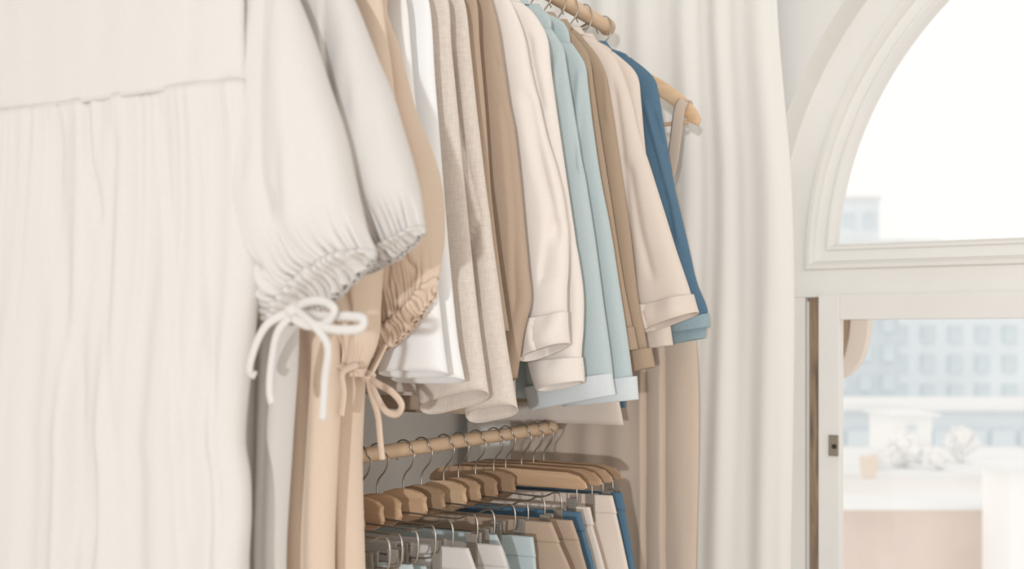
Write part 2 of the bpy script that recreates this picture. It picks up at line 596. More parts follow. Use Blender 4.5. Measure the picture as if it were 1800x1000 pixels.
HN = -0.105           # neck of the hanger below the rail
def arm_path(s):
    return [(0, 0, HN - 0.006), (s * 0.05, 0, HN - 0.01), (s * 0.11, 0, HN - 0.034), (s * 0.165, 0, HN - 0.066), (s * 0.21, 0, HN - 0.105)]


def hanger_meshes():
    parts = []
    for s in (-1, 1):
        parts.append(tube_data(arm_path(s), 0.015, seg=10, flat=0.5, n=14, upv=(0, 1, 0), taper=lambda q: 1.0 - 0.15 * q - 0.45 * max(0, (q - 0.9) / 0.1) ** 2))
    v, f = join_data(parts)
    arms = mesh_from('shoulder_bar', v, f)
    v, f = tube_data(hook_path(0, 0.0205, HN), 0.0017, seg=6, n=46)
    hook = mesh_from('hook', v, f)
    v, f = tube_data([(-0.185, 0, HN - 0.098), (0.185, 0, HN - 0.098)], 0.0055, seg=8, n=2)
    bar = mesh_from('crossbar', v, f)
    v, f = tube_data([(0, 0, HN - 0.006), (0, 0, HN + 0.006)], 0.0045, seg=10, n=2)
    fer = mesh_from('ferrule', v, f)
    return arms, hook, bar, fer


HM = hanger_meshes()
HM_l = HM[0].copy(); HM_c = HM[2].copy()
def upper_hanger(Y, label, pale=False, dx=0, tip=None):
    t = thing('clothes_hanger', label, 'hanger', (X0 + dx, Y, ZR), 'wooden hangers on the upper rail')
    sb = mk_obj('shoulder_bar', HM_l if pale else HM[0], M['hang_l'] if pale else M['hang'], t)
    mk_obj('hook', HM[1], M['steel'], t)
    cb_ = mk_obj('crossbar', HM_c if pale else HM[2], M['hang_l'] if pale else M['hang'], t)
    if tip:
        kx = (tip[0] - X0 - dx - 0.03) / 0.21; kz = (ZR + HN - tip[1] + 0.012) / 0.105
        sb.scale = (kx, 0.7, kz); sb.location.z = HN * (1 - kz) - 0.006
        cb_.scale = (kx, 1, 1); cb_.location.z = -(kz - 1) * 0.098 - 0.012
    mk_obj('ferrule', HM[3], M['steel'], t)
    return t


# ------------------------------------------------------------------ shirts
def shirt(name, label, cat, hlabel, group, mat, Y, edge, hem, tip=None, wtop=0.2, body_hem=-0.14, cuff=None, cuffmat=None,
          creases=(), seed=1.0, wr=0.003, tf=0.017, tilt=0.0, body_right=None, sleeve_dy=-0.014, folds=None, hem_w=0.0, cuff2=None):
    """edge: the sleeve's outer edge in pixels from shoulder tip to hem; hem: (left px, right px) of the sleeve hem"""
    E = [up(x, y, Y + sleeve_dy) for x, y in edge]
    if tip == 'auto':
        d = (Vector(E[0]) - Vector(E[1])).normalized()
        zt = ZR + HN - 0.10
        k = max((zt - E[0][1]) / max(d.y, 0.2), 0.02)
        tip = (E[0][0] + d.x * k - 0.01, E[0][1] + d.y * k)
    if tip: E = [tip] + E
    St = E[0]
    hl, hr = up(*hem[0], Y + sleeve_dy), up(*hem[1], Y + sleeve_dy)
    zb = H + body_hem
    t = thing(name, label, cat, (X0, Y, zb), group)
    # body: two panels meeting at the sides, shoulders sloping from the neck
    under = St[0] - 0.035
    hx = body_right if body_right is not None else under + 0.01
    R = [(X0 + 0.07, ZR + HN + 0.012), (X0 + 0.12, ZR + HN - 0.02), (St[0] - 0.012, St[1] + 0.004), (under, St[1] - 0.16), (under + 0.005, St[1] - 0.4), (hx, zb)]
    if R[2][1] > R[1][1] - 0.01: R.pop(1)
    Rp = catmull(R, 60); Lp = [Vector((2 * X0 - p[0], p[1])) for p in Rp]
    cloth('body', t, mat, Lp, Rp, Y + 0.012, n=60, m=40, tf=0.011, tb=0.011, seed=seed + 11, wr=0.005, hem=0.025)
    # sleeve
    n = 70
    Rs = catmull(E, n)
    dT = Vector((-wtop, 0.035)); dB = Vector(hl) - Vector(hr)
    Rs_end = Vector(hr) - Rs[-1]
    Ls = []
    for i, p in enumerate(Rs):
        q = i / n
        Rs[i] = p + Rs_end * sm(0.8, 1, q)
        Ls.append(Rs[i] + dT.lerp(dB, sm(0, 1, q) * 0.5 + q * 0.5))
    sl = cloth('sleeve', t, mat, Ls, Rs, Y + sleeve_dy, n=n, m=44, tf=lambda q: tf * (0.45 + 0.55 * sm(0, 0.25, q)), tb=0.012, creases=creases, seed=seed, wr=wr,
               tilt=tilt, fold=folds, hem=hem_w, power=4.5)
    m2 = mirror_copy(sl, t)
    # collar stand round the neck
    cl = cloth('collar', t, mat, [(X0 - 0.062, ZR + HN + 0.028), (X0 - 0.075, ZR + HN + 0.008)], [(X0 + 0.062, ZR + HN + 0.028), (X0 + 0.075, ZR + HN + 0.008)],
               Y + 0.006, n=6, m=24, tf=0.018, tb=0.02, seed=seed, wr=0.001)
    for cf in (cuff, cuff2):
        if not cf: continue
        q = [up(x, y, Y + sleeve_dy) for x, y in cf['q']]      # top left, top right, bottom right, bottom left
        cm = cuffmat or mat
        cb = cf.get('b', 0.006)
        co = cloth('cuff', t, cm, [q[0], q[3]], [q[1], q[2]], Y + sleeve_dy - cf.get('f', 0.004), n=16, m=44,
                   tf=lambda r: tf + cb * (0.55 + 0.45 * math.sin(PI * min(max(r, 0), 1))), tb=0.017,
                   seed=seed + 5, wr=cf.get('wr', 0.002), wfx=22, wfz=16, tilt=cf.get('tilt', 0.0), solid=0.004, creases=cf.get('cr', ()))
        mirror_copy(co, t)
    upper_hanger(Y + 0.012, hlabel, tip=St)
    return t


# ------------------------------------------------------------------ dresses with puff sleeves
def ribbon(name, parent, mat, pts, Y, r=0.0056, n=60, dy=None):
    """a flat tie; pts = (px x, px y, dy)"""
    path = []
    for q in pts:
        x, z = up(q[0], q[1], Y + (q[2] if len(q) > 2 else 0))
        path.append((x, Y + (q[2] if len(q) > 2 else 0), z))
    b = parent.location
    P = catmull(path, n)
    v, f = tube_data([p - b for p in P], r, seg=8, flat=0.42, upv=(0, 1, 0))
    return mk_obj(name, mesh_from(name, v, f), mat, parent)


def dress(label, hlabel, mat, Y, xc, bod_edge, waist_y, skirt_edge, left_w, sl_edge, sl_left, gather, ruffle, ties, seed, bod_creases=(), sk_creases=(), sl_creases=(),
          sl_dy=0.04, puff=0.045, sk_amp=0.012, freq=11, zhem=0.32, knot=None, gfreq=17, gbow=0.0, rbow=0.0, ramp=1.0):
    t = thing('puff_sleeve_dress', label, 'dress', (xc, Y, zhem), 'dresses at the near end of the upper rail')
    # bodice
    br = [up(x, y, Y) for x, y in bod_edge]
    wz = up(bod_edge[-1][0], waist_y, Y)[1]
    top = [(xc + 0.09, ZR + HN + 0.0), (xc + 0.2, ZR + HN - 0.06)]
    n = 50
    Rb = catmull(top + br, n)
    Lb = []
    for i, p in enumerate(Rb):
        q = i / n
        Lb.append(Vector((min(2 * xc - p[0], xc - 0.06), p[1])))
    k = left_w / max(xc - Lb[-1][0], 0.01)
    Lb = [Vector((xc - (xc - p[0]) * (1 + (k - 1) * sm(0.0, 0.5, i / n)), p[1])) for i, p in enumerate(Lb)]
    cloth('bodice', t, mat, Lb, Rb, Y, n=n, m=60, tf=0.022, tb=0.02, seed=seed, wr=0.005, wfx=6, wfz=1.5, creases=bod_creases)
    # gathered skirt
    sr = [up(x, y, Y) for x, y in skirt_edge]
    last = Vector(sr[-1]); prev = Vector(sr[-2])
    sr.append((last.x + 0.02, zhem))
    n = 110
    Rs = catmull(sr, n)
    z0 = Rs[0][1]
    Ls = [Vector((xc - left_w - 0.012 - 0.10 * sm(0, 1, i / n), p[1])) for i, p in enumerate(Rs)]

    def fold(u, tt, X, Z):
        uu = u + 0.05 * noise.noise((u * 3.1 + seed, Z * 0.7, seed)) + 0.03 * noise.noise((u * 7, Z * 1.1, seed + 4))
        q = uu * freq
        a = sk_amp * (0.15 + 0.85 * sm(0.0, 0.5, tt)) * (0.6 + 0.9 * noise.noise((u * 5 + seed, Z * 0.4, 2 + seed)))
        d = a * math.sin(2 * PI * q) + a * 0.4 * math.sin(2 * PI * q * 2.3 + 1.7)
        # small irregular gathers that die out below the waist seam
        g = noise.noise((u * 62 + 1.5 * noise.noise((u * 8, Z * 1.5, seed)), Z * 0.8, seed + 1)) + 0.5 * noise.noise((u * 130, Z * 2.0, seed + 5))
        d += 0.0034 * sm(0, 0.012, tt) * (math.exp(-tt / 0.09) * 0.9 + 0.1 * math.exp(-tt / 0.5)) * g
        return d
    cloth('skirt', t, mat, Ls, Rs, Y + 0.002, n=n, m=220, tf=lambda q: 0.0245 + 0.012 * sm(0, .3, q), tb=0.03, seed=seed + 2, wr=0.004, fold=fold, creases=sk_creases, power=10)
    # waist seam
    # puff sleeve
    Ys = Y + sl_dy
    er = [up(x, y, Ys) for x, y in sl_edge]
    el = [up(x, y, Ys) for x, y in sl_left]
    tip = (xc + 0.215, ZR + HN - 0.105)
    n = 90
    R = catmull([tip] + er, n)
    L = catmull([(xc + 0.10, tip[1] + 0.03)] + el, n)

    def gat(u, tt, X, Z):
        g = sm(0.84, 1.0, tt) ** 2
        w_ = u * gfreq * 2.2 + 1.4 * noise.noise((u * 6, tt * 3, seed))
        d = 0.008 * g * noise.noise((w_, tt * 2, seed)) + 0.0025 * g * math.sin(2 * PI * (u * gfreq + 1.3 * noise.noise((u * 5, tt * 2, seed))))
        d += 0.009 * sm(0.45, 0.8, tt) * (1 - 0.5 * g) * noise.noise((u * 5 + seed, tt * 6 + u * 3, seed))
        return d
    sl = cloth('puff_sleeve', t, mat, L, R, Ys, n=n, m=150, tf=lambda q: 0.018 + puff * (sm(0.1, 0.8, q) * (1 - 0.8 * sm(0.86, 1.0, q))), tb=lambda q: 0.012 + 0.02 * sm(.2, .8, q) * (1 - sm(.88, 1, q)),
               fold=gat, seed=seed + 3, wr=0.006, wfx=7, wfz=2.5, creases=sl_creases, power=3.2, bow=lambda q: gbow * sm(0.6, 1, q))
    mirror_copy(sl, t)
    # drawn-up ruffle below the gathering seam
    gl, gr = L[-1], R[-1]
    rl, rr = up(*ruffle[0], Ys), up(*ruffle[1], Ys)

    def ruf(u, tt, X, Z):
        w_ = u * gfreq * 2.2 + 1.4 * noise.noise((u * 6, 3 + tt * 0.5, seed))
        k = 0.007 + 0.010 * tt
        return ramp * k * noise.noise((w_, 2 + tt * 0.8, seed)) + 0.004 * math.sin(2 * PI * (u * gfreq + 1.3 * noise.noise((u * 5, 2 + tt, seed))))
    endt = 0.018 + puff * 0.2
    ru = cloth('ruffle', t, mat, [tuple(gl), rl], [tuple(gr), rr], Ys - 0.002, n=26, m=150,
               tf=lambda q: endt * (1 - 0.72 * sm(0.1, 1, q)) + 0.009 * ramp * math.sin(PI * min(q / 0.42, 1)), tb=lambda q: 0.012 * (1 - 0.7 * sm(0, .8, q)), fold=ruf, seed=seed + 6, wr=0.005, wfx=30, wfz=20, power=4.5,
               bow=lambda q: gbow + (rbow - gbow) * q)
    mirror_copy(ru, t)
    for r in ties:
        ribbon('tie', t, mat, r, Ys)
    if knot:
        kx, kz = up(knot[0], knot[1], Ys - 0.05)
        me = bpy.data.meshes.new('knot'); bm = bmesh.new()
        bmesh.ops.create_icosphere(bm, subdivisions=3, radius=0.0095)
        for v in bm.verts:
            v.co.x *= 1.35; v.co *= 1 + 0.18 * noise.noise(v.co * 160)
            v.co += Vector((kx, Ys - 0.05, kz)) - t.location
        bm.to_mesh(me); bm.free()
        me.polygons.foreach_set('use_smooth', [True] * len(me.polygons))
        mk_obj('knot', me, mat, t)
    upper_hanger(Y + 0.005, hlabel, dx=xc - X0, tip=(xc + 0.165, ZR + HN - 0.085))
    return t


YA, YB, YC, YD = 1.13, 1.26, 1.365, 1.465
dress('cream puff sleeve dress nearest the camera with a tied drawstring sleeve', 'hanger inside the nearest cream dress', M['cream'], YA, -1.27,
      [(425, -30), (429, 60), (434, 150)], 138, [(436, 140), (440, 250), (446, 380), (446, 470), (440, 550), (428, 660), (418, 778), (427, 840), (430, 1000)], 0.27,
      [(522, 0), (572, 140), (608, 250), (640, 400), (657, 440)], [(400, 0), (410, 200), (425, 420), (440, 515), (456, 556), (482, 564)], None, [(512, 572), (664, 450)],
      [[(515, 545, -.05), (470, 570, -.06), (445, 620, -.06), (440, 655, -.055), (450, 660, -.05)],
       [(520, 548, -.05), (490, 580, -.055), (478, 630, -.05), (474, 690, -.045), (478, 710, -.045)],
       [(520, 545, -.055), (550, 570, -.07), (575, 605, -.07), (571, 670, -.06), (567, 738, -.055)],
       [(520, 545, -.05), (535, 532, -.06), (570, 530, -.07), (588, 545, -.075), (572, 568, -.07), (540, 572, -.065), (515, 560, -.06)],
       [(525, 552, -.05), (560, 572, -.07), (600, 580, -.075), (636, 575, -.075), (640, 562, -.075), (615, 556, -.07), (585, 556, -.065), (530, 552, -.05)]],
      1.3, bod_creases=[crease_px(YA, [(353, -200), (352, 0), (347, 150)], 0.006, 0.003, 's')],
      sk_creases=[crease_px(YA, [(125, 170), (122, 300), (135, 420), (160, 620), (200, 1000)], 0.010, 0.022),
                  crease_px(YA, [(168, 150), (180, 280), (205, 400)], 0.006, 0.008),
                  crease_px(YA, [(298, 150), (310, 280), (330, 440), (345, 640), (365, 1000)], 0.008, 0.010, 's'),
                  crease_px(YA, [(362, 160), (375, 330), (380, 480), (392, 690), (408, 1000)], 0.007, 0.008, 's'),
                  crease_px(YA, [(225, 200), (222, 420), (224, 800)], 0.006, 0.01)],
      sl_creases=[crease_px(YA + .04, [(494, -60), (498, 100), (504, 200), (515, 320), (530, 420)], 0.010, 0.003, 's'),
                  crease_px(YA + .04, [(450, 405), (470, 450), (500, 480)], 0.008, 0.006)], knot=(518, 547), puff=0.035, freq=5.5, sk_amp=0.012, gbow=0.022, rbow=-0.012)
dress('second cream puff sleeve dress, its ruffled sleeve behind the tied one', 'hanger inside the second cream dress', M['cream'], YB, -1.22,
      [(490, -30), (496, 60), (500, 160)], 150, [(502, 160), (510, 300), (515, 450), (516, 600), (507, 780), (497, 1000)], 0.24,
      [(620, 0), (660, 100), (688, 172), (714, 260), (735, 340), (745, 398)], [(520, 0), (540, 200), (580, 380), (600, 440), (612, 462)], None, [(622, 486), (748, 410)],
      [], 4.1, sl_creases=[crease_px(YB - .005, [(580, -40), (590, 60), (596, 108), (600, 160), (604, 240)], 0.009, 0.003, 's')], puff=0.03, freq=9, sl_dy=-0.005, gbow=-0.006, rbow=-0.012)
dress('nearer beige puff sleeve dress, mostly hidden behind the cream sleeve', 'hanger inside the nearer beige dress', M['beige'], YC, -1.2,
      [(555, -30), (560, 60), (563, 160)], 150, [(564, 160), (575, 300), (585, 500), (592, 700), (588, 800), (582, 1000)], 0.24,
      [(668, 0), (690, 172), (690, 320), (668, 430), (656, 540), (654, 612), (640, 648)], [(590, 0), (600, 200), (600, 400), (592, 520), (590, 590), (600, 630)], None, [(606, 652), (636, 662)],
      [[(628, 640, -.05), (602, 655, -.05), (604, 690, -.045), (600, 730, -.04)]], 7.7, puff=0.03, freq=8, gfreq=9,
      sl_creases=[crease_px(YC + .04, [(628, 470), (640, 540), (636, 600)], 0.008, 0.005), crease_px(YC + .04, [(612, 520), (622, 590), (612, 640)], 0.008, 0.005)], sk_amp=0.010)
dress('farther beige puff sleeve dress with gathered sleeve end against the white shirts', 'hanger inside the farther beige dress', M['beige'], YD, -1.2,
      [(608, -30), (612, 60), (614, 160)], 150, [(614, 160), (622, 300), (630, 500), (636, 660), (632, 800), (637, 1000)], 0.24,
      [(678, 0), (700, 90), (728, 192), (754, 260), (772, 320), (775, 420), (768, 488)], [(630, 0), (650, 200), (660, 400), (664, 500), (672, 580)], None, [(671, 622), (770, 512)],
      [[(648, 660, -.05), (660, 672, -.06), (690, 690, -.065), (706, 712, -.065), (698, 727, -.06), (680, 724, -.06), (664, 700, -.06), (648, 662, -.05)],
       [(646, 662, -.05), (652, 690, -.055), (664, 730, -.05), (668, 770, -.05), (672, 808, -.05)],
       [(676, 606, -.03), (660, 640, -.045), (648, 662, -.05)]], 9.2, puff=0.028, freq=8, gfreq=13, knot=(647, 661),
      sl_creases=[crease_px(YD + .04, [(668, 30), (680, 110), (690, 180)], 0.012, 0.003, 's'), crease_px(YD + .04, [(715, 440), (712, 470), (704, 510)], 0.006, 0.004),
                  crease_px(YD + .04, [(735, 420), (742, 460), (752, 480)], 0.006, 0.004)], sk_amp=0.010, gbow=-0.01, rbow=-0.014, ramp=0.55)

# ------------------------------------------------------------------ shirts along the rail
TIP = lambda dx=0.0, dz=0.0: (X0 + 0.2 + dx, ZR + HN - 0.105 + dz)
GS = 'shirts on the upper rail'
shirt('shirt', 'nearer white shirt with plain straight sleeve hem', 'shirt', 'hanger inside the nearer white shirt', GS, M['white'], 1.565,
      [(712, 0), (720, 80), (728, 176), (745, 300), (762, 460), (778, 600), (786, 655)], ((670, 658), (785, 657)), tip='auto', seed=2.2, tilt=0.006, hem_w=0.03, body_hem=-0.02)
shirt('shirt', 'farther white shirt with sleeve reaching just past the first', 'shirt', 'hanger inside the farther white shirt', GS, M['white'], 1.635,
      [(752, 0), (764, 150), (776, 300), (790, 470), (804, 600), (816, 668)], ((690, 668), (815, 668)), tip='auto', seed=3.9, tilt=0.006, hem_w=0.03, body_hem=-0.03)
shirt('shirt', 'nearer oatmeal linen shirt with wide open sleeve hem', 'shirt', 'hanger inside the nearer linen shirt', GS, M['linen'], 1.71,
      [(786, 0), (792, 80), (802, 180), (812, 300), (826, 440), (840, 560), (858, 690)], ((742, 722), (858, 692)), tip='auto', seed=5.1, tilt=0.012, wr=0.005, body_hem=-0.09, hem_w=0.03)
shirt('shirt', 'farther oatmeal linen shirt with folded sleeve placket', 'shirt', 'hanger inside the farther linen shirt', GS, M['linen'], 1.78,
      [(815, 0), (828, 100), (840, 220), (854, 340), (872, 480), (888, 600), (908, 716)], ((822, 736), (908, 718)), tip='auto', seed=6.3, tilt=0.012, wr=0.005, body_hem=-0.10, hem_w=0.03,
      creases=[crease_px(1.766, [(792, 70), (806, 180), (828, 300), (848, 385), (836, 420), (828, 440), (832, 500), (842, 580)], 0.009, 0.002, 's')])
shirt('shirt', 'nearer brown shirt showing only as a thin strip by the linen', 'shirt', 'hanger inside the nearer brown shirt', GS, M['brown'], 1.845,
      [(836, 0), (842, 80), (852, 200), (862, 340), (878, 480), (893, 582)], ((820, 590), (893, 582)), tip='auto', seed=7.9, body_hem=-0.13, hem_w=0.03)
shirt('shirt', 'farther brown shirt with loose soft sleeve beside the ivory overshirts', 'shirt', 'hanger inside the farther brown shirt', GS, M['brown'], 1.91,
      [(862, 0), (874, 50), (882, 104), (890, 160), (900, 224), (910, 310), (918, 400), (925, 470), (930, 530), (918, 585), (906, 666)], ((860, 690), (906, 664)), tip=(up(858, -20, 1.9)), seed=8.4, body_hem=-0.14,
      creases=[crease_px(1.896, [(868, 118), (884, 104)], 0.003, 0.004), crease_px(1.896, [(888, 180), (898, 280), (906, 380), (908, 480), (912, 560)], 0.008, 0.006, 's')])
shirt('overshirt', 'nearer ivory overshirt with rolled crumpled cuff', 'overshirt', 'hanger inside the nearer ivory overshirt', GS, M['ivory'], 1.985,
      [(895, 0), (920, 60), (932, 120), (946, 180), (960, 240), (976, 290), (990, 350), (997, 440), (996, 520), (998, 570)], ((922, 590), (996, 575)), tip=(up(880, -18, 1.97)), seed=10.2, tf=0.024, wr=0.005,
      body_hem=-0.1, cuff={'q': [(916, 566), (998, 548), (999, 604), (922, 634)], 'b': 0.014, 'wr': 0.014, 'tilt': 0.006, 'f': 0.006, 'cr': [crease_px(1.97, [(954, 545), (950, 575), (960, 632)], 0.007, 0.003, 's')]},
      creases=[crease_px(1.97, [(930, 150), (950, 260), (975, 360), (985, 440)], 0.010, 0.012), crease_px(1.97, [(958, 500), (966, 440), (974, 380)], 0.010, 0.005, 's')])
shirt('overshirt', 'farther ivory overshirt with lower rolled cuff over the blue', 'overshirt', 'hanger inside the farther ivory overshirt', GS, M['ivory'], 2.06,
      [(936, 22), (952, 45), (962, 68), (968, 120), (976, 180), (990, 280), (1003, 370), (1014, 450), (1023, 520), (1020, 640)], ((944, 645), (1020, 640)), tip=(up(915, 4, 2.046)), seed=11.5, tf=0.022, wr=0.005,
      body_hem=-0.12, cuff={'q': [(936, 636), (1022, 628), (1024, 671), (950, 686)], 'b': 0.013, 'wr': 0.010, 'tilt': 0.005, 'f': 0.006},
      creases=[crease_px(2.046, [(936, 60), (944, 110), (962, 200)], 0.006, 0.008), crease_px(2.046, [(992, 430), (1002, 520), (1004, 610)], 0.008, 0.005, 's')])
shirt('shirt', 'nearer light blue shirt with long pale turned-up cuff', 'shirt', 'hanger inside the nearer light blue shirt', GS, M['blue'], 2.14,
      [(990, 86), (994, 110), (1002, 160), (1014, 230), (1026, 300), (1042, 400), (1058, 520), (1076, 655), (1078, 690)], ((930, 700), (1078, 690)), tip=(up(968, 50, 2.126)), seed=13.1, wtop=0.22,
      body_hem=-0.12, cuff={'q': [(926, 680), (1074, 656), (1081, 694), (936, 720)], 'b': 0.005}, cuffmat=M['blue_in'],
      creases=[crease_px(2.126, [(984, 92), (980, 130), (974, 190)], -0.004, 0.005), crease_px(2.126, [(1012, 190), (1019, 250), (1024, 310)], -0.006, 0.004)])
shirt('shirt', 'farther light blue shirt with squared turned-up cuff at the corner', 'shirt', 'hanger inside the farther light blue shirt', GS, M['blue'], 2.21,
      [(1027, 114), (1032, 150), (1042, 230), (1054, 310), (1072, 400), (1088, 500), (1102, 590), (1112, 665), (1117, 700)], ((990, 710), (1117, 700)), tip=(up(1003, 75, 2.196)), seed=14.6, wtop=0.22,
      body_hem=-0.12, cuff={'q': [(985, 678), (1118, 661), (1121, 702), (995, 714)], 'b': 0.005}, cuffmat=M['blue_in'],
      creases=[crease_px(2.196, [(1022, 120), (1020, 170), (1018, 250)], -0.005, 0.006)])
shirt('shirt', 'nearer olive brown shirt, a thin strip beside the light blue', 'shirt', 'hanger inside the nearer olive brown shirt', GS, M['olive'], 2.28,
      [(1034, 100), (1042, 150), (1052, 220), (1066, 310), (1080, 400), (1094, 490), (1108, 575), (1113, 610)], ((1050, 620), (1115, 606)), tip=(up(1005, 58, 2.266)), seed=16.2,
      body_hem=-0.13, cuff={'q': [(1050, 590), (1112, 575), (1119, 614), (1060, 625)], 'b': 0.004})
shirt('shirt', 'farther olive brown shirt with rolled cuff below the blue sleeve', 'shirt', 'hanger inside the farther olive brown shirt', GS, M['olive'], 2.345,
      [(1050, 100), (1064, 130), (1074, 180), (1084, 250), (1096, 330), (1106, 400), (1114, 470), (1122, 540), (1130, 620)], ((1080, 640), (1138, 628)), tip=(up(1028, 72, 2.331)), seed=17.3,
      body_hem=-0.14, cuff={'q': [(1090, 622), (1143, 612), (1149, 645), (1100, 656)], 'b': 0.008, 'wr': 0.003},
      creases=[crease_px(2.331, [(1064, 110), (1070, 160), (1074, 220)], -0.004, 0.006)])
shirt('shirt', 'nearer rose beige shirt with wide sleeve and folded cuff', 'shirt', 'hanger inside the nearer rose beige shirt', GS, M['rose'], 2.415,
      [(1078, 98), (1094, 130), (1108, 170), (1122, 230), (1144, 300), (1166, 370), (1188, 440), (1210, 505), (1217, 530)], ((1122, 550), (1217, 530)), tip=(up(1040, 66, 2.401)), seed=18.8, wtop=0.15, tf=0.022,
      body_hem=-0.19, body_right=up(1097, 735, 2.43)[0], cuff={'q': [(1119, 541), (1216, 518), (1228, 550), (1132, 584)], 'b': 0.013, 'wr': 0.012, 'tilt': 0.004, 'f': 0.006, 'cr': [crease_px(2.4, [(1150, 515), (1140, 545), (1150, 590)], 0.008, 0.003, 's')]},
      creases=[crease_px(2.401, [(1110, 280), (1130, 400), (1155, 500)], 0.006, 0.010), crease_px(2.401, [(1082, 130), (1100, 260), (1112, 400), (1122, 520)], 0.006, 0.008)])
shirt('shirt', 'farther rose beige shirt with cuff hanging under the first', 'shirt', 'hanger inside the farther rose beige shirt', GS, M['rose'], 2.48,
      [(1112, 122), (1121, 138), (1126, 180), (1132, 250), (1142, 330), (1156, 430), (1170, 520), (1178, 590)], ((1134, 600), (1178, 596)), tip=(up(1078, 92, 2.466)), seed=20.1, wtop=0.13,
      body_hem=-0.16, cuff={'q': [(1130, 580), (1175, 568), (1181, 607), (1137, 612)], 'b': 0.005, 'wr': 0.003})
shirt('shirt', 'dark blue denim shirt at the far end of the upper rail', 'shirt', 'hanger inside the denim shirt', GS, M['denim'], 2.56,
      [(1136, 124), (1150, 140), (1156, 160), (1166, 220), (1178, 300), (1194, 370), (1208, 430), (1224, 500), (1240, 552), (1240, 570)], ((1180, 580), (1242, 562)), tip=(up(1108, 102, 2.546)), seed=21.7, wtop=0.16,
      body_hem=-0.16, cuff={'q': [(1172, 572), (1244, 551), (1246, 575), (1182, 584)], 'b': 0.005, 'wr': 0.003}, cuffmat=M['denim_in'],
      cuff2={'q': [(1170, 584), (1236, 574), (1234, 594), (1180, 604)], 'b': 0.001, 'f': -0.012},
      creases=[crease_px(2.546, [(1136, 170), (1160, 260), (1186, 360), (1200, 440)], -0.006, 0.006), crease_px(2.546, [(1150, 190), (1168, 260), (1184, 340)], 0.006, 0.006)], wr=0.006)

# the long tan strap dress on the last hanger
YL = 2.675
_tp = up(1230, 203, YL + 0.015)
lh = upper_hanger(YL + 0.015, 'pale wooden hanger at the rail end with its tip showing', pale=True, tip=(_tp[0] + 0.03, _tp[1]))
ld = thing('strap_dress', 'long tan strap dress hanging behind the denim shirt to below the lower rail', 'dress', (X0, YL, 0.1))
Rk = [up(1150, 330, YL), up(1190, 420, YL), up(1212, 520, YL), up(1222, 600, YL), up(1227, 700, YL), up(1226, 850, YL), up(1222, 1000, YL)]
Rk.append((Rk[-1][0], 0.1))
n = 90; Rp = catmull(Rk, n); Lp = [Vector((2 * X0 - p[0], p[1])) for p in Rp]
plx = [up(x, 800, YL)[0] for x in (1139, 1172)]


def pleat(u, t, X, Z):
    d = 0.0
    for px, a in ((plx[0], 0.020), (plx[1], 0.016)):
        e = X - px
        if e > 0: d += a * math.exp(-e / 0.022)
        elif e > -0.006: d += a * (1 + e / 0.006)
    d += 0.003 * math.sin(2 * PI * (u * 6 + 0.3 * noise.noise((u * 4, Z, 3)))) * (1 - sm(0.72, 0.8, u))
    return d * sm(0.1, 0.35, t)


cloth('skirt', ld, M['tan'], Lp, Rp, YL, n=n, m=170, tf=0.03, tb=0.025, fold=pleat, seed=23, wr=0.004, power=5)
for s in (1, -1):
    a = up(1203, 184, YL); b = up(1184, 292, YL)
    zt = a[1] + 0.004
    P = [Vector((s * (a[0] - 0.004 - X0), 0.022, zt - 0.02 - 0.1)), Vector((s * (a[0] - X0), 0.02, zt - 0.1)), Vector((s * (a[0] - X0), 0.0, zt + 0.006 - 0.1)), Vector((s * (a[0] - 0.006 - X0), -0.012, zt - 0.012 - 0.1)),
         Vector((s * (b[0] - X0), -0.014, b[1] - 0.1)), Vector((s * (b[0] - 0.03 - X0), -0.01, b[1] - 0.1 - 0.08))]
    v, f = tube_data(catmull(P, 40), 0.0150, seg=8, flat=0.1, upv=(0, 1, 0))
    mk_obj('strap', mesh_from('strap', v, f), M['tan'], ld)

# ------------------------------------------------------------------ clip hangers on the lower rail
def block_mesh():
    out = [(-0.047, -0.012), (-0.036, -0.004), (-0.018, 0.001), (0, 0.0025), (0.018, 0.001), (0.036, -0.004), (0.047, -0.012), (0.0455, -0.022), (0.049, -0.036), (0.046, -0.043), (0.03, -0.053), (0.012, -0.0575), (-0.012, -0.0575), (-0.03, -0.053), (-0.046, -0.043), (-0.049, -0.036), (-0.0455, -0.022)]
    bm = bmesh.new()
    vs = [bm.verts.new((x, -0.0075, z)) for x, z in out]
    fc = bm.faces.new(vs)
    r = bmesh.ops.extrude_face_region(bm, geom=[fc])
    for v in [g_ for g_ in r['geom'] if isinstance(g_, bmesh.types.BMVert)]: v.co.y += 0.015
    bmesh.ops.recalc_face_normals(bm, faces=bm.faces)
    es = [e for e in bm.edges if abs(e.verts[0].co.y - e.verts[1].co.y) < 1e-6]
    bmesh.ops.bevel(bm, geom=es, offset=0.0016, segments=2, affect='EDGES')
    return bm_mesh('wood_block', bm)


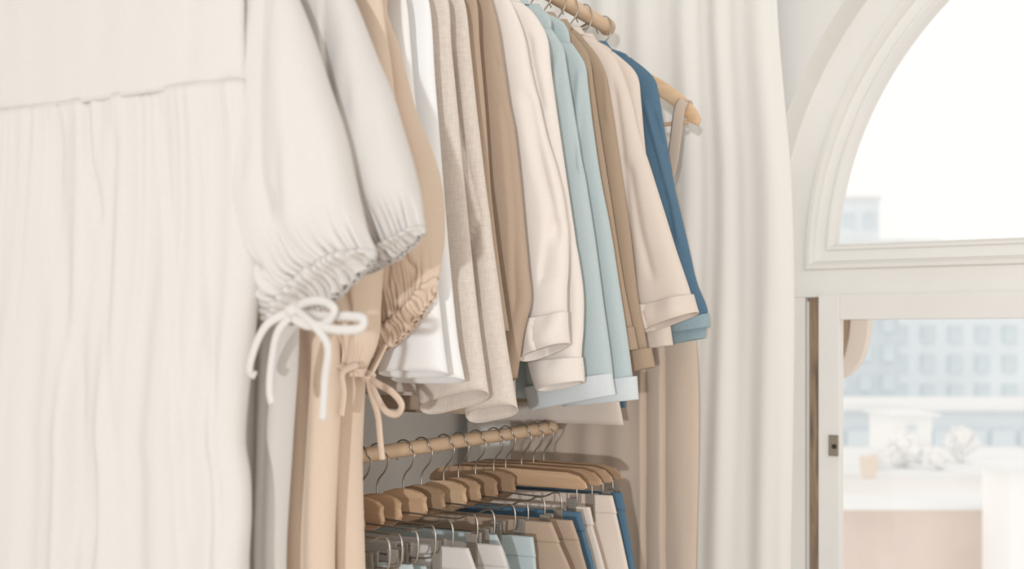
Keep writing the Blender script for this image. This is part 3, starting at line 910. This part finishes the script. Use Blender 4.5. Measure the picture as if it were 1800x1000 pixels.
def wide_bar_mesh(hw=0.188):
    out = [(-hw, -0.030), (-hw + 0.004, -0.020), (-hw + 0.02, -0.006), (-hw + 0.045, 0.0), (0, 0.003), (hw - 0.045, 0.0), (hw - 0.02, -0.006), (hw - 0.004, -0.020), (hw, -0.030), (hw - 0.006, -0.033), (0, -0.031), (-hw + 0.006, -0.033)]
    bm = bmesh.new()
    vs = [bm.verts.new((x, -0.0075, z)) for x, z in out]
    fc = bm.faces.new(vs)
    r = bmesh.ops.extrude_face_region(bm, geom=[fc])
    for v in [g_ for g_ in r['geom'] if isinstance(g_, bmesh.types.BMVert)]: v.co.y += 0.015
    bmesh.ops.recalc_face_normals(bm, faces=bm.faces)
    es = [e for e in bm.edges if abs(e.verts[0].co.y - e.verts[1].co.y) < 1e-6]
    bmesh.ops.bevel(bm, geom=es, offset=0.003, segments=2, affect='EDGES')
    return bm_mesh('wood_bar', bm)


def frame_path(hw, zt, zb, yo=0.0):
    """closed-ended wire loop: long top wire, a bump near each end, down and back along the bottom"""
    P = []
    P += [(-hw + 0.05, yo, zt - 0.004), (0, yo, zt), (hw - 0.05, yo, zt - 0.004), (hw - 0.035, yo, zt - 0.003), (hw - 0.016, yo, zt + 0.005), (hw - 0.006, yo, zt + 0.005), (hw, yo, zt - 0.004)]
    P += [(hw, yo, zb + 0.014), (hw - 0.003, yo, zb + 0.005), (hw - 0.012, yo, zb)]
    P += [(0, yo, zb)]
    P += [(-hw + 0.012, yo, zb), (-hw + 0.003, yo, zb + 0.005), (-hw, yo, zb + 0.014), (-hw, yo, zt - 0.004), (-hw + 0.006, yo, zt + 0.005), (-hw + 0.016, yo, zt + 0.005), (-hw + 0.035, yo, zt - 0.003), (-hw + 0.05, yo, zt - 0.004)]
    return P


def clip_mesh():
    bm = bmesh.new()
    W = 0.0105
    for s in (-1, 1):
        y = s * 0.0065
        # upper grip flares away from the rod, lower jaw closes on the cloth
        for (z0, z1, ya, yb) in ((0.0, 0.022, 0.0065, 0.0095), (-0.036, 0.0, 0.0052, 0.0065)):
            r = bmesh.ops.create_cube(bm, size=1.0)
            for v in r['verts']:
                top = v.co.z > 0
                yy = (yb if (z0 >= 0) == top or (z0 < 0 and top) else ya) if z0 >= 0 else (yb if top else ya)
                v.co = Vector((v.co.x * 2 * W, s * (yy + (0.0006 if v.co.y * s > 0 else -0.0006)), z1 if top else z0))
        for i in range(4):
            x = -W + 0.0033 + i * 0.0048
            bm_box(bm, x - 0.0011, x + 0.0011, min(s * 0.005, s * 0.0082), max(s * 0.005, s * 0.0082), -0.034, -0.002)
        for i in range(3):
            for j in range(4):
                x = -0.0065 + i * 0.0065; z = 0.003 + j * 0.005
                bm_box(bm, x - 0.0016, x + 0.0016, min(s * 0.006, s * (0.0088 + z * .14)), max(s * 0.006, s * (0.0088 + z * .14)), z - 0.0009, z + 0.0012)
    return bm_mesh('clip', bm)


def spring_mesh():
    p = []
    for i in range(60):
        a = 2 * PI * i / 10
        p.append((-0.008 + 0.016 * i / 59, math.cos(a) * 0.0038, math.sin(a) * 0.0038))
    v, f = tube_data(p, 0.0008, seg=5)
    return mesh_from('spring', v, f)


BLK, WBAR, CLIP, SPR = block_mesh(), wide_bar_mesh(), clip_mesh(), spring_mesh()
BLK_l = BLK.copy()
BT = -0.0735             # top of the wood below the rail centre
ROD = BT - 0.040 - 0.049
v, f = tube_data(hook_path(0, 0.0165, BT - 0.004), 0.0016, seg=6, n=44); LHOOK = mesh_from('hook', v, f)
v, f = tube_data(frame_path(0.158, BT - 0.040, ROD), 0.0017, seg=6, n=110); WIRE = mesh_from('wire_frame', v, f)
v, f = tube_data([(-0.165, 0, BT - 0.03), (-0.165, 0, BT - 0.062), (-0.160, 0, BT - 0.07), (-0.15, 0, BT - 0.073), (0.15, 0, BT - 0.073), (0.160, 0, BT - 0.07), (0.165, 0, BT - 0.062), (0.165, 0, BT - 0.03)], 0.0017, seg=6, n=80)
WIRE_W = mesh_from('clip_rod', v, f)
ROD_W = BT - 0.073


def rail_y(x):
    zc = F * (C + S * S / C) * abs(X0) / ((CX + F * math.tan(YAW)) - x)
    return (zc + X0 * S) / C if False else (zc - abs(X0) * S) / C


def clip_hanger(xpx, label, wide, clip_px, rz=0.0, tz=0.0):
    Y = rail_y(xpx)
    t = thing('clip_hanger', label, 'hanger', (X0, Y, ZL), 'clip hangers on the lower rail')
    t.rotation_euler = (0, 0, math.radians(rz))
    mk_obj('hook', LHOOK, M['steel'], t)
    if wide:
        mk_obj('wood_bar', WBAR, M['hang'], t, (0, 0, BT)); mk_obj('clip_rod', WIRE_W, M['steel'], t); rod = ROD_W
    else:
        pale = 'palest' in label
        mk_obj('wood_block', BLK_l if pale else BLK, M['hang_l'] if pale else M['hang'], t, (0, 0, BT))
        mk_obj('wire_frame', WIRE, M['steel'], t, (0, -0.0093, 0)); rod = ROD
    yo = 0.0 if wide else -0.0093
    cx = up(clip_px, 900, Y)[0] - X0 if clip_px else 0.12
    for s in (1, -1):
        c = mk_obj('clip', CLIP, M['clip'], t, (s * cx, yo, rod))
        mk_obj('spring', SPR, M['steel'], c)
    return Y, rod, yo


trows = []
spec = [  # pixel of the hook shaft, wide?, clip pixel, label, yaw
    (545, 0, 630, 'clip hanger farthest left, only its wire end shows by the beige skirt', 2),
    (570, 0, 655, 'second clip hanger from the left, wire end and clip low in frame', 1),
    (596, 0, 697, 'clip hanger whose ribbed clip hangs in the lower left corner', 3),
    (632, 0, 716, 'clip hanger with dark block right beside the beige skirt', 1),
    (663, 0, 773, 'clip hanger holding the nearer cream trousers', 2),
    (709, 0, 835, 'clip hanger with orange toned block holding the farther cream trousers', 2),
    (741, 0, 856, 'clip hanger holding the nearer light blue trousers', 2),
    (780, 0, 878, 'clip hanger with the palest wood block', 2),
    (806, 0, 920, 'clip hanger holding the nearer brown trousers', 1),
    (836, 0, 962, 'clip hanger holding the farther brown trousers', 2),
    (868, 0, 985, 'clip hanger holding the navy trousers', 2),
    (889, 1, 1006, 'wide wooden clip hanger in front holding the nearer rose trousers', 1),
    (917, 1, 1038, 'second wide wooden clip hanger holding the farther rose trousers', 2),
    (938, 1, 1066, 'third wide wooden clip hanger holding the denim trousers', 2),
    (956, 1, 1078, 'last wide wooden clip hanger at the end of the lower rail', 3),
]
HG = [clip_hanger(x, lab, wd, cp_, rz) for x, wd, cp_, lab, rz in spec]


def trousers(i, label, mat, edge, seed, creases=(), zend=0.12):
    Y, rod, yo = HG[i]
    Yc = Y + yo
    E = [up(x, y + (5 if k == 0 else 0), Yc) for k, (x, y) in enumerate(edge)]
    d = (E[-1][0] - E[-2][0]) / max(E[-2][1] - E[-1][1], 1e-6)
    ext = [(E[-1][0] + min(d, 0.3) * 0.15, E[-1][1] - 0.15), (E[-1][0] + min(d, .3) * 0.2, zend)]
    t = thing('trousers', label, 'trousers', (X0, Yc, zend), 'trousers clipped to the lower hangers')
    t.rotation_euler = (0, 0, math.radians(spec[i][4]))
    n = 60
    R = catmull(E + ext, n); Lf = [Vector((2 * X0 - p[0], p[1])) for p in R]
    cloth('leg_panel', t, mat, Lf, R, Yc, n=n, m=60, tf=lambda q: 0.0025 + 0.012 * sm(0.05, 0.4, q), tb=lambda q: 0.0025 + 0.010 * sm(0.0, 0.3, q), seed=seed, wr=0.005, power=7, creases=creases, calm_top=0.4)
    wz = E[0][1]
    cloth('waistband', t, mat, [Lf[0] + Vector((-0.001, 0.0015)), Lf[0] + Vector((-0.002, -0.036))], [R[0] + Vector((0.001, 0.0015)), R[0] + Vector(((R[4] - R[0]).x * 0.036 / max((R[0] - R[4]).y, .001) + 0.0015, -0.036))],
          Yc, n=8, m=60, tf=0.0036, tb=0.0036, seed=seed + 1, wr=0.001, power=6, solid=0.002)
    return t


trousers(2, 'light blue trousers showing at the lower left corner', M['blue'], [(718, 990), (724, 1010), (734, 1060)], 31)
trousers(3, 'light blue trousers second from the left, edge low in frame', M['blue'], [(745, 992), (750, 1012), (760, 1060)], 32)
trousers(4, 'nearer cream trousers hanging from a ribbed clip', M['cream'], [(818, 961), (826, 985), (834, 1010), (845, 1050)], 33)
trousers(5, 'farther cream trousers with clip near their right edge', M['cream'], [(876, 956), (884, 980), (890, 1005), (900, 1050)], 34)
trousers(6, 'light blue trousers showing as a slanted strip behind the cream', M['blue'], [(868, 937), (880, 965), (893, 1000), (905, 1050)], 35)
trousers(7, 'light blue trousers with broad flat waist between cream and brown', M['blue'], [(932, 941), (936, 965), (938, 992), (942, 1040)], 36)
trousers(8, 'nearer brown trousers beside the light blue waist', M['brown'], [(966, 915), (974, 940), (986, 968), (1000, 1000), (1015, 1050)], 37)
trousers(9, 'farther brown trousers beside the navy pair', M['brown'], [(1001, 912), (1012, 945), (1020, 975), (1028, 1004), (1040, 1050)], 38)
trousers(10, 'navy blue trousers showing as a narrow strip', M['denim'], [(1016, 897), (1022, 930), (1034, 970), (1042, 1004), (1054, 1050)], 39)
trousers(11, 'nearer rose beige trousers next to the navy strip', M['rose'], [(1034, 888), (1040, 925), (1050, 960), (1062, 1004), (1074, 1050)], 40)
trousers(12, 'farther rose beige trousers with broad smooth front', M['rose'], [(1072, 868), (1080, 905), (1090, 950), (1101, 1004), (1110, 1050)], 41)
trousers(13, 'dark blue denim trousers at the end of the lower rail', M['denim'], [(1089, 863), (1095, 900), (1104, 945), (1113, 1004), (1122, 1050)], 42,
         creases=[])

# ------------------------------------------------------------------ outside the window
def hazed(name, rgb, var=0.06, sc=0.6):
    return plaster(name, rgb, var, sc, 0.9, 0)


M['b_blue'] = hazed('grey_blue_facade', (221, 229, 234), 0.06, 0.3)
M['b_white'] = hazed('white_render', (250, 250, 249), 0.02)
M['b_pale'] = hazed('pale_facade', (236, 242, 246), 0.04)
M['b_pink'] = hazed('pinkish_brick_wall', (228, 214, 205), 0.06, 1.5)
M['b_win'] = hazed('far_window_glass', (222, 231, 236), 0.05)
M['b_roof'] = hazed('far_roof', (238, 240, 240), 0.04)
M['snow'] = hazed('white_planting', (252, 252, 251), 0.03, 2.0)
GZ = -14.0


def px_box(x0, x1, ytop, zc, depth, zlow=GZ, extra=0):
    a = at(x0, ytop, zc); b = at(x1, ytop, zc)
    return a, b


def building(label, x0, x1, ytop, zc, depth, mat, cat='building', name='building', zlow=GZ, wins=None, parapet=0.0):
    a, b = at(x0, ytop, zc), at(x1, ytop, zc)
    W = (b - a).length; zt = a.z
    o = thing(name, label, cat, ((a.x + b.x) / 2, (a.y + b.y) / 2, zlow))
    o.rotation_euler = (0, 0, YAW)
    hh = zt - zlow
    bm = bmesh.new(); bm_box(bm, -W / 2, W / 2, 0, depth, 0, hh, 0)
    mk_obj('walls', bm_mesh('walls', bm), mat, o)
    if parapet:
        bm = bmesh.new(); bm_box(bm, -W / 2 - .1, W / 2 + .1, -0.12, depth, hh, hh + parapet, 0)
        mk_obj('parapet', bm_mesh('parapet', bm), M['b_roof'], o)
    if wins:
        nx, nz, ww, wh, zs, z_top = wins
        me = box_mesh('window', -ww / 2, ww / 2, -0.08, 0.02, -wh / 2, wh / 2, 0)
        for r in range(nz):
            for c in range(nx):
                mk_obj('window', me, M['b_win'], o, ((c + 0.5) / nx * W - W / 2, 0, hh - z_top - r * zs))
    return o


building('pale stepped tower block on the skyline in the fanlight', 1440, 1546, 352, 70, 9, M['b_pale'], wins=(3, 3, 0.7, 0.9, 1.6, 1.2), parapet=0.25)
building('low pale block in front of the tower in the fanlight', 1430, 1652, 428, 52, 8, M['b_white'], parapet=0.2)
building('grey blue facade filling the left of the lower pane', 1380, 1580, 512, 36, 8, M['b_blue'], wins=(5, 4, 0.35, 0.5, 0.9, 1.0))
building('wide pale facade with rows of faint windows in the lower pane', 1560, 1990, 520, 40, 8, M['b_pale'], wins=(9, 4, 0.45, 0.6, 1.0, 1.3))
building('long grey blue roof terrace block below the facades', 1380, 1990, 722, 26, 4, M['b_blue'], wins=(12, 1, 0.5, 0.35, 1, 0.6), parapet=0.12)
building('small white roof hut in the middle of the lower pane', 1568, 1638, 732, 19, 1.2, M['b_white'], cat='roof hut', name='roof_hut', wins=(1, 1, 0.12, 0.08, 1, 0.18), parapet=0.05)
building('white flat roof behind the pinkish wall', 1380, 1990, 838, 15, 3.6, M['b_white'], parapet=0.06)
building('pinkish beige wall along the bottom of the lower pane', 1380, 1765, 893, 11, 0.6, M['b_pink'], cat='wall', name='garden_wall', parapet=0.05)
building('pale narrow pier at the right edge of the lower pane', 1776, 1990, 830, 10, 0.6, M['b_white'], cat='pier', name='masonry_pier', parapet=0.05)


def blob(label, x, y, zc, r, seed, cat='shrub', name='whitened_shrub', sz=1.0):
    c = at(x, y, zc)
    bm = bmesh.new(); bmesh.ops.create_icosphere(bm, subdivisions=4, radius=r)
    for v in bm.verts:
        k = 1 + 0.5 * noise.noise(v.co / r * 1.7 + Vector((seed, 0, 0))) + 0.4 * noise.noise(v.co / r * 5 + Vector((seed, 3, 0)))
        v.co *= k; v.co.z *= sz
    zmin = min(v.co.z for v in bm.verts)
    o = mk_obj(name, bm_mesh(name, bm, True), M['snow'], None, (c.x, c.y, ROOFZ - zmin - 0.002))
    return tag(o, label, cat, 'pale shrubs on the flat roof')


ROOFZ = at(1500, 838, 15).z + 0.06
blob('tallest pale shrub below the white roof hut', 1590, 828, 15.6, 0.2, 1)
blob('small pale shrub left of the tallest one', 1545, 842, 15.3, 0.11, 4)
blob('rounded pale shrub right of the roof hut', 1690, 828, 16.2, 0.19, 8)
blob('low pale shrub between the two larger ones', 1648, 842, 15.3, 0.12, 12)
jr = at(1527, 850, 14.4)
jar = thing('terrace_pot', 'cream cylindrical pot on the flat roof at the left of the pane', 'pot', (jr.x, jr.y, at(1527, 838, 15).z + .06))
v, f = tube_data([(0, 0, 0), (0, 0, 0.05), (0, 0, 0.2), (0, 0, 0.24), (0, 0, 0.26)], 0.11, seg=20, taper=lambda q: [0.75, 0.85, 1.0, 1.08, 1.02][int(q * 4 + .5)])
mk_obj('pot_body', mesh_from('pot_body', v, f), M['stone'], jar)

# rounded stone corbel on the outside of the window's left jamb
YO = 3.47
bm = bmesh.new()
outer = catmull([up(1524, 500, YO), up(1525, 562, YO), up(1521, 600, YO), up(1508, 638, YO), up(1484, 662, YO), up(1455, 672, YO)], 24)
xl = ACX - AR - 0.005
prof = [(xl, outer[0][1])] + [tuple(p) for p in outer] + [(xl, outer[-1][1])]
vs = [bm.verts.new((x, YO, z)) for x, z in prof]
fc = bm.faces.new(vs)
r = bmesh.ops.extrude_face_region(bm, geom=[fc])
for v_ in [q for q in r['geom'] if isinstance(q, bmesh.types.BMVert)]: v_.co.y += 0.07
co = thing('stone_corbel', 'rounded pale stone corbel outside the casement glass top left', 'corbel', (xl, YO, outer[-1][1]))
me = bm_mesh('corbel_block', bm)
for q in me.vertices: q.co -= co.location
mk_obj('corbel_block', me, M['stone'], co)
inner = catmull([up(1494, 500, YO), up(1495, 562, YO), up(1490, 605, YO), up(1478, 640, YO), up(1462, 655, YO)], 20)
pr = [(xl + .012, inner[0][1])] + [tuple(p) for p in inner] + [(xl + .012, inner[-1][1])]
bm = bmesh.new()
vs = [bm.verts.new((x, YO - 0.006, z)) for x, z in pr]
fc = bm.faces.new(vs)
r = bmesh.ops.extrude_face_region(bm, geom=[fc])
for v_ in [q for q in r['geom'] if isinstance(q, bmesh.types.BMVert)]: v_.co.y += 0.0065
me = bm_mesh('corbel_inlay', bm)
for q in me.vertices: q.co -= co.location
mk_obj('corbel_inlay', me, M['weather'], co)

gnd = mk_obj('ground', box_mesh('ground', -160, 160, 6, 200, GZ - 0.2, GZ, 0), M['b_roof'])
tag(gnd, 'pale street level far below the window', None, kind='structure')
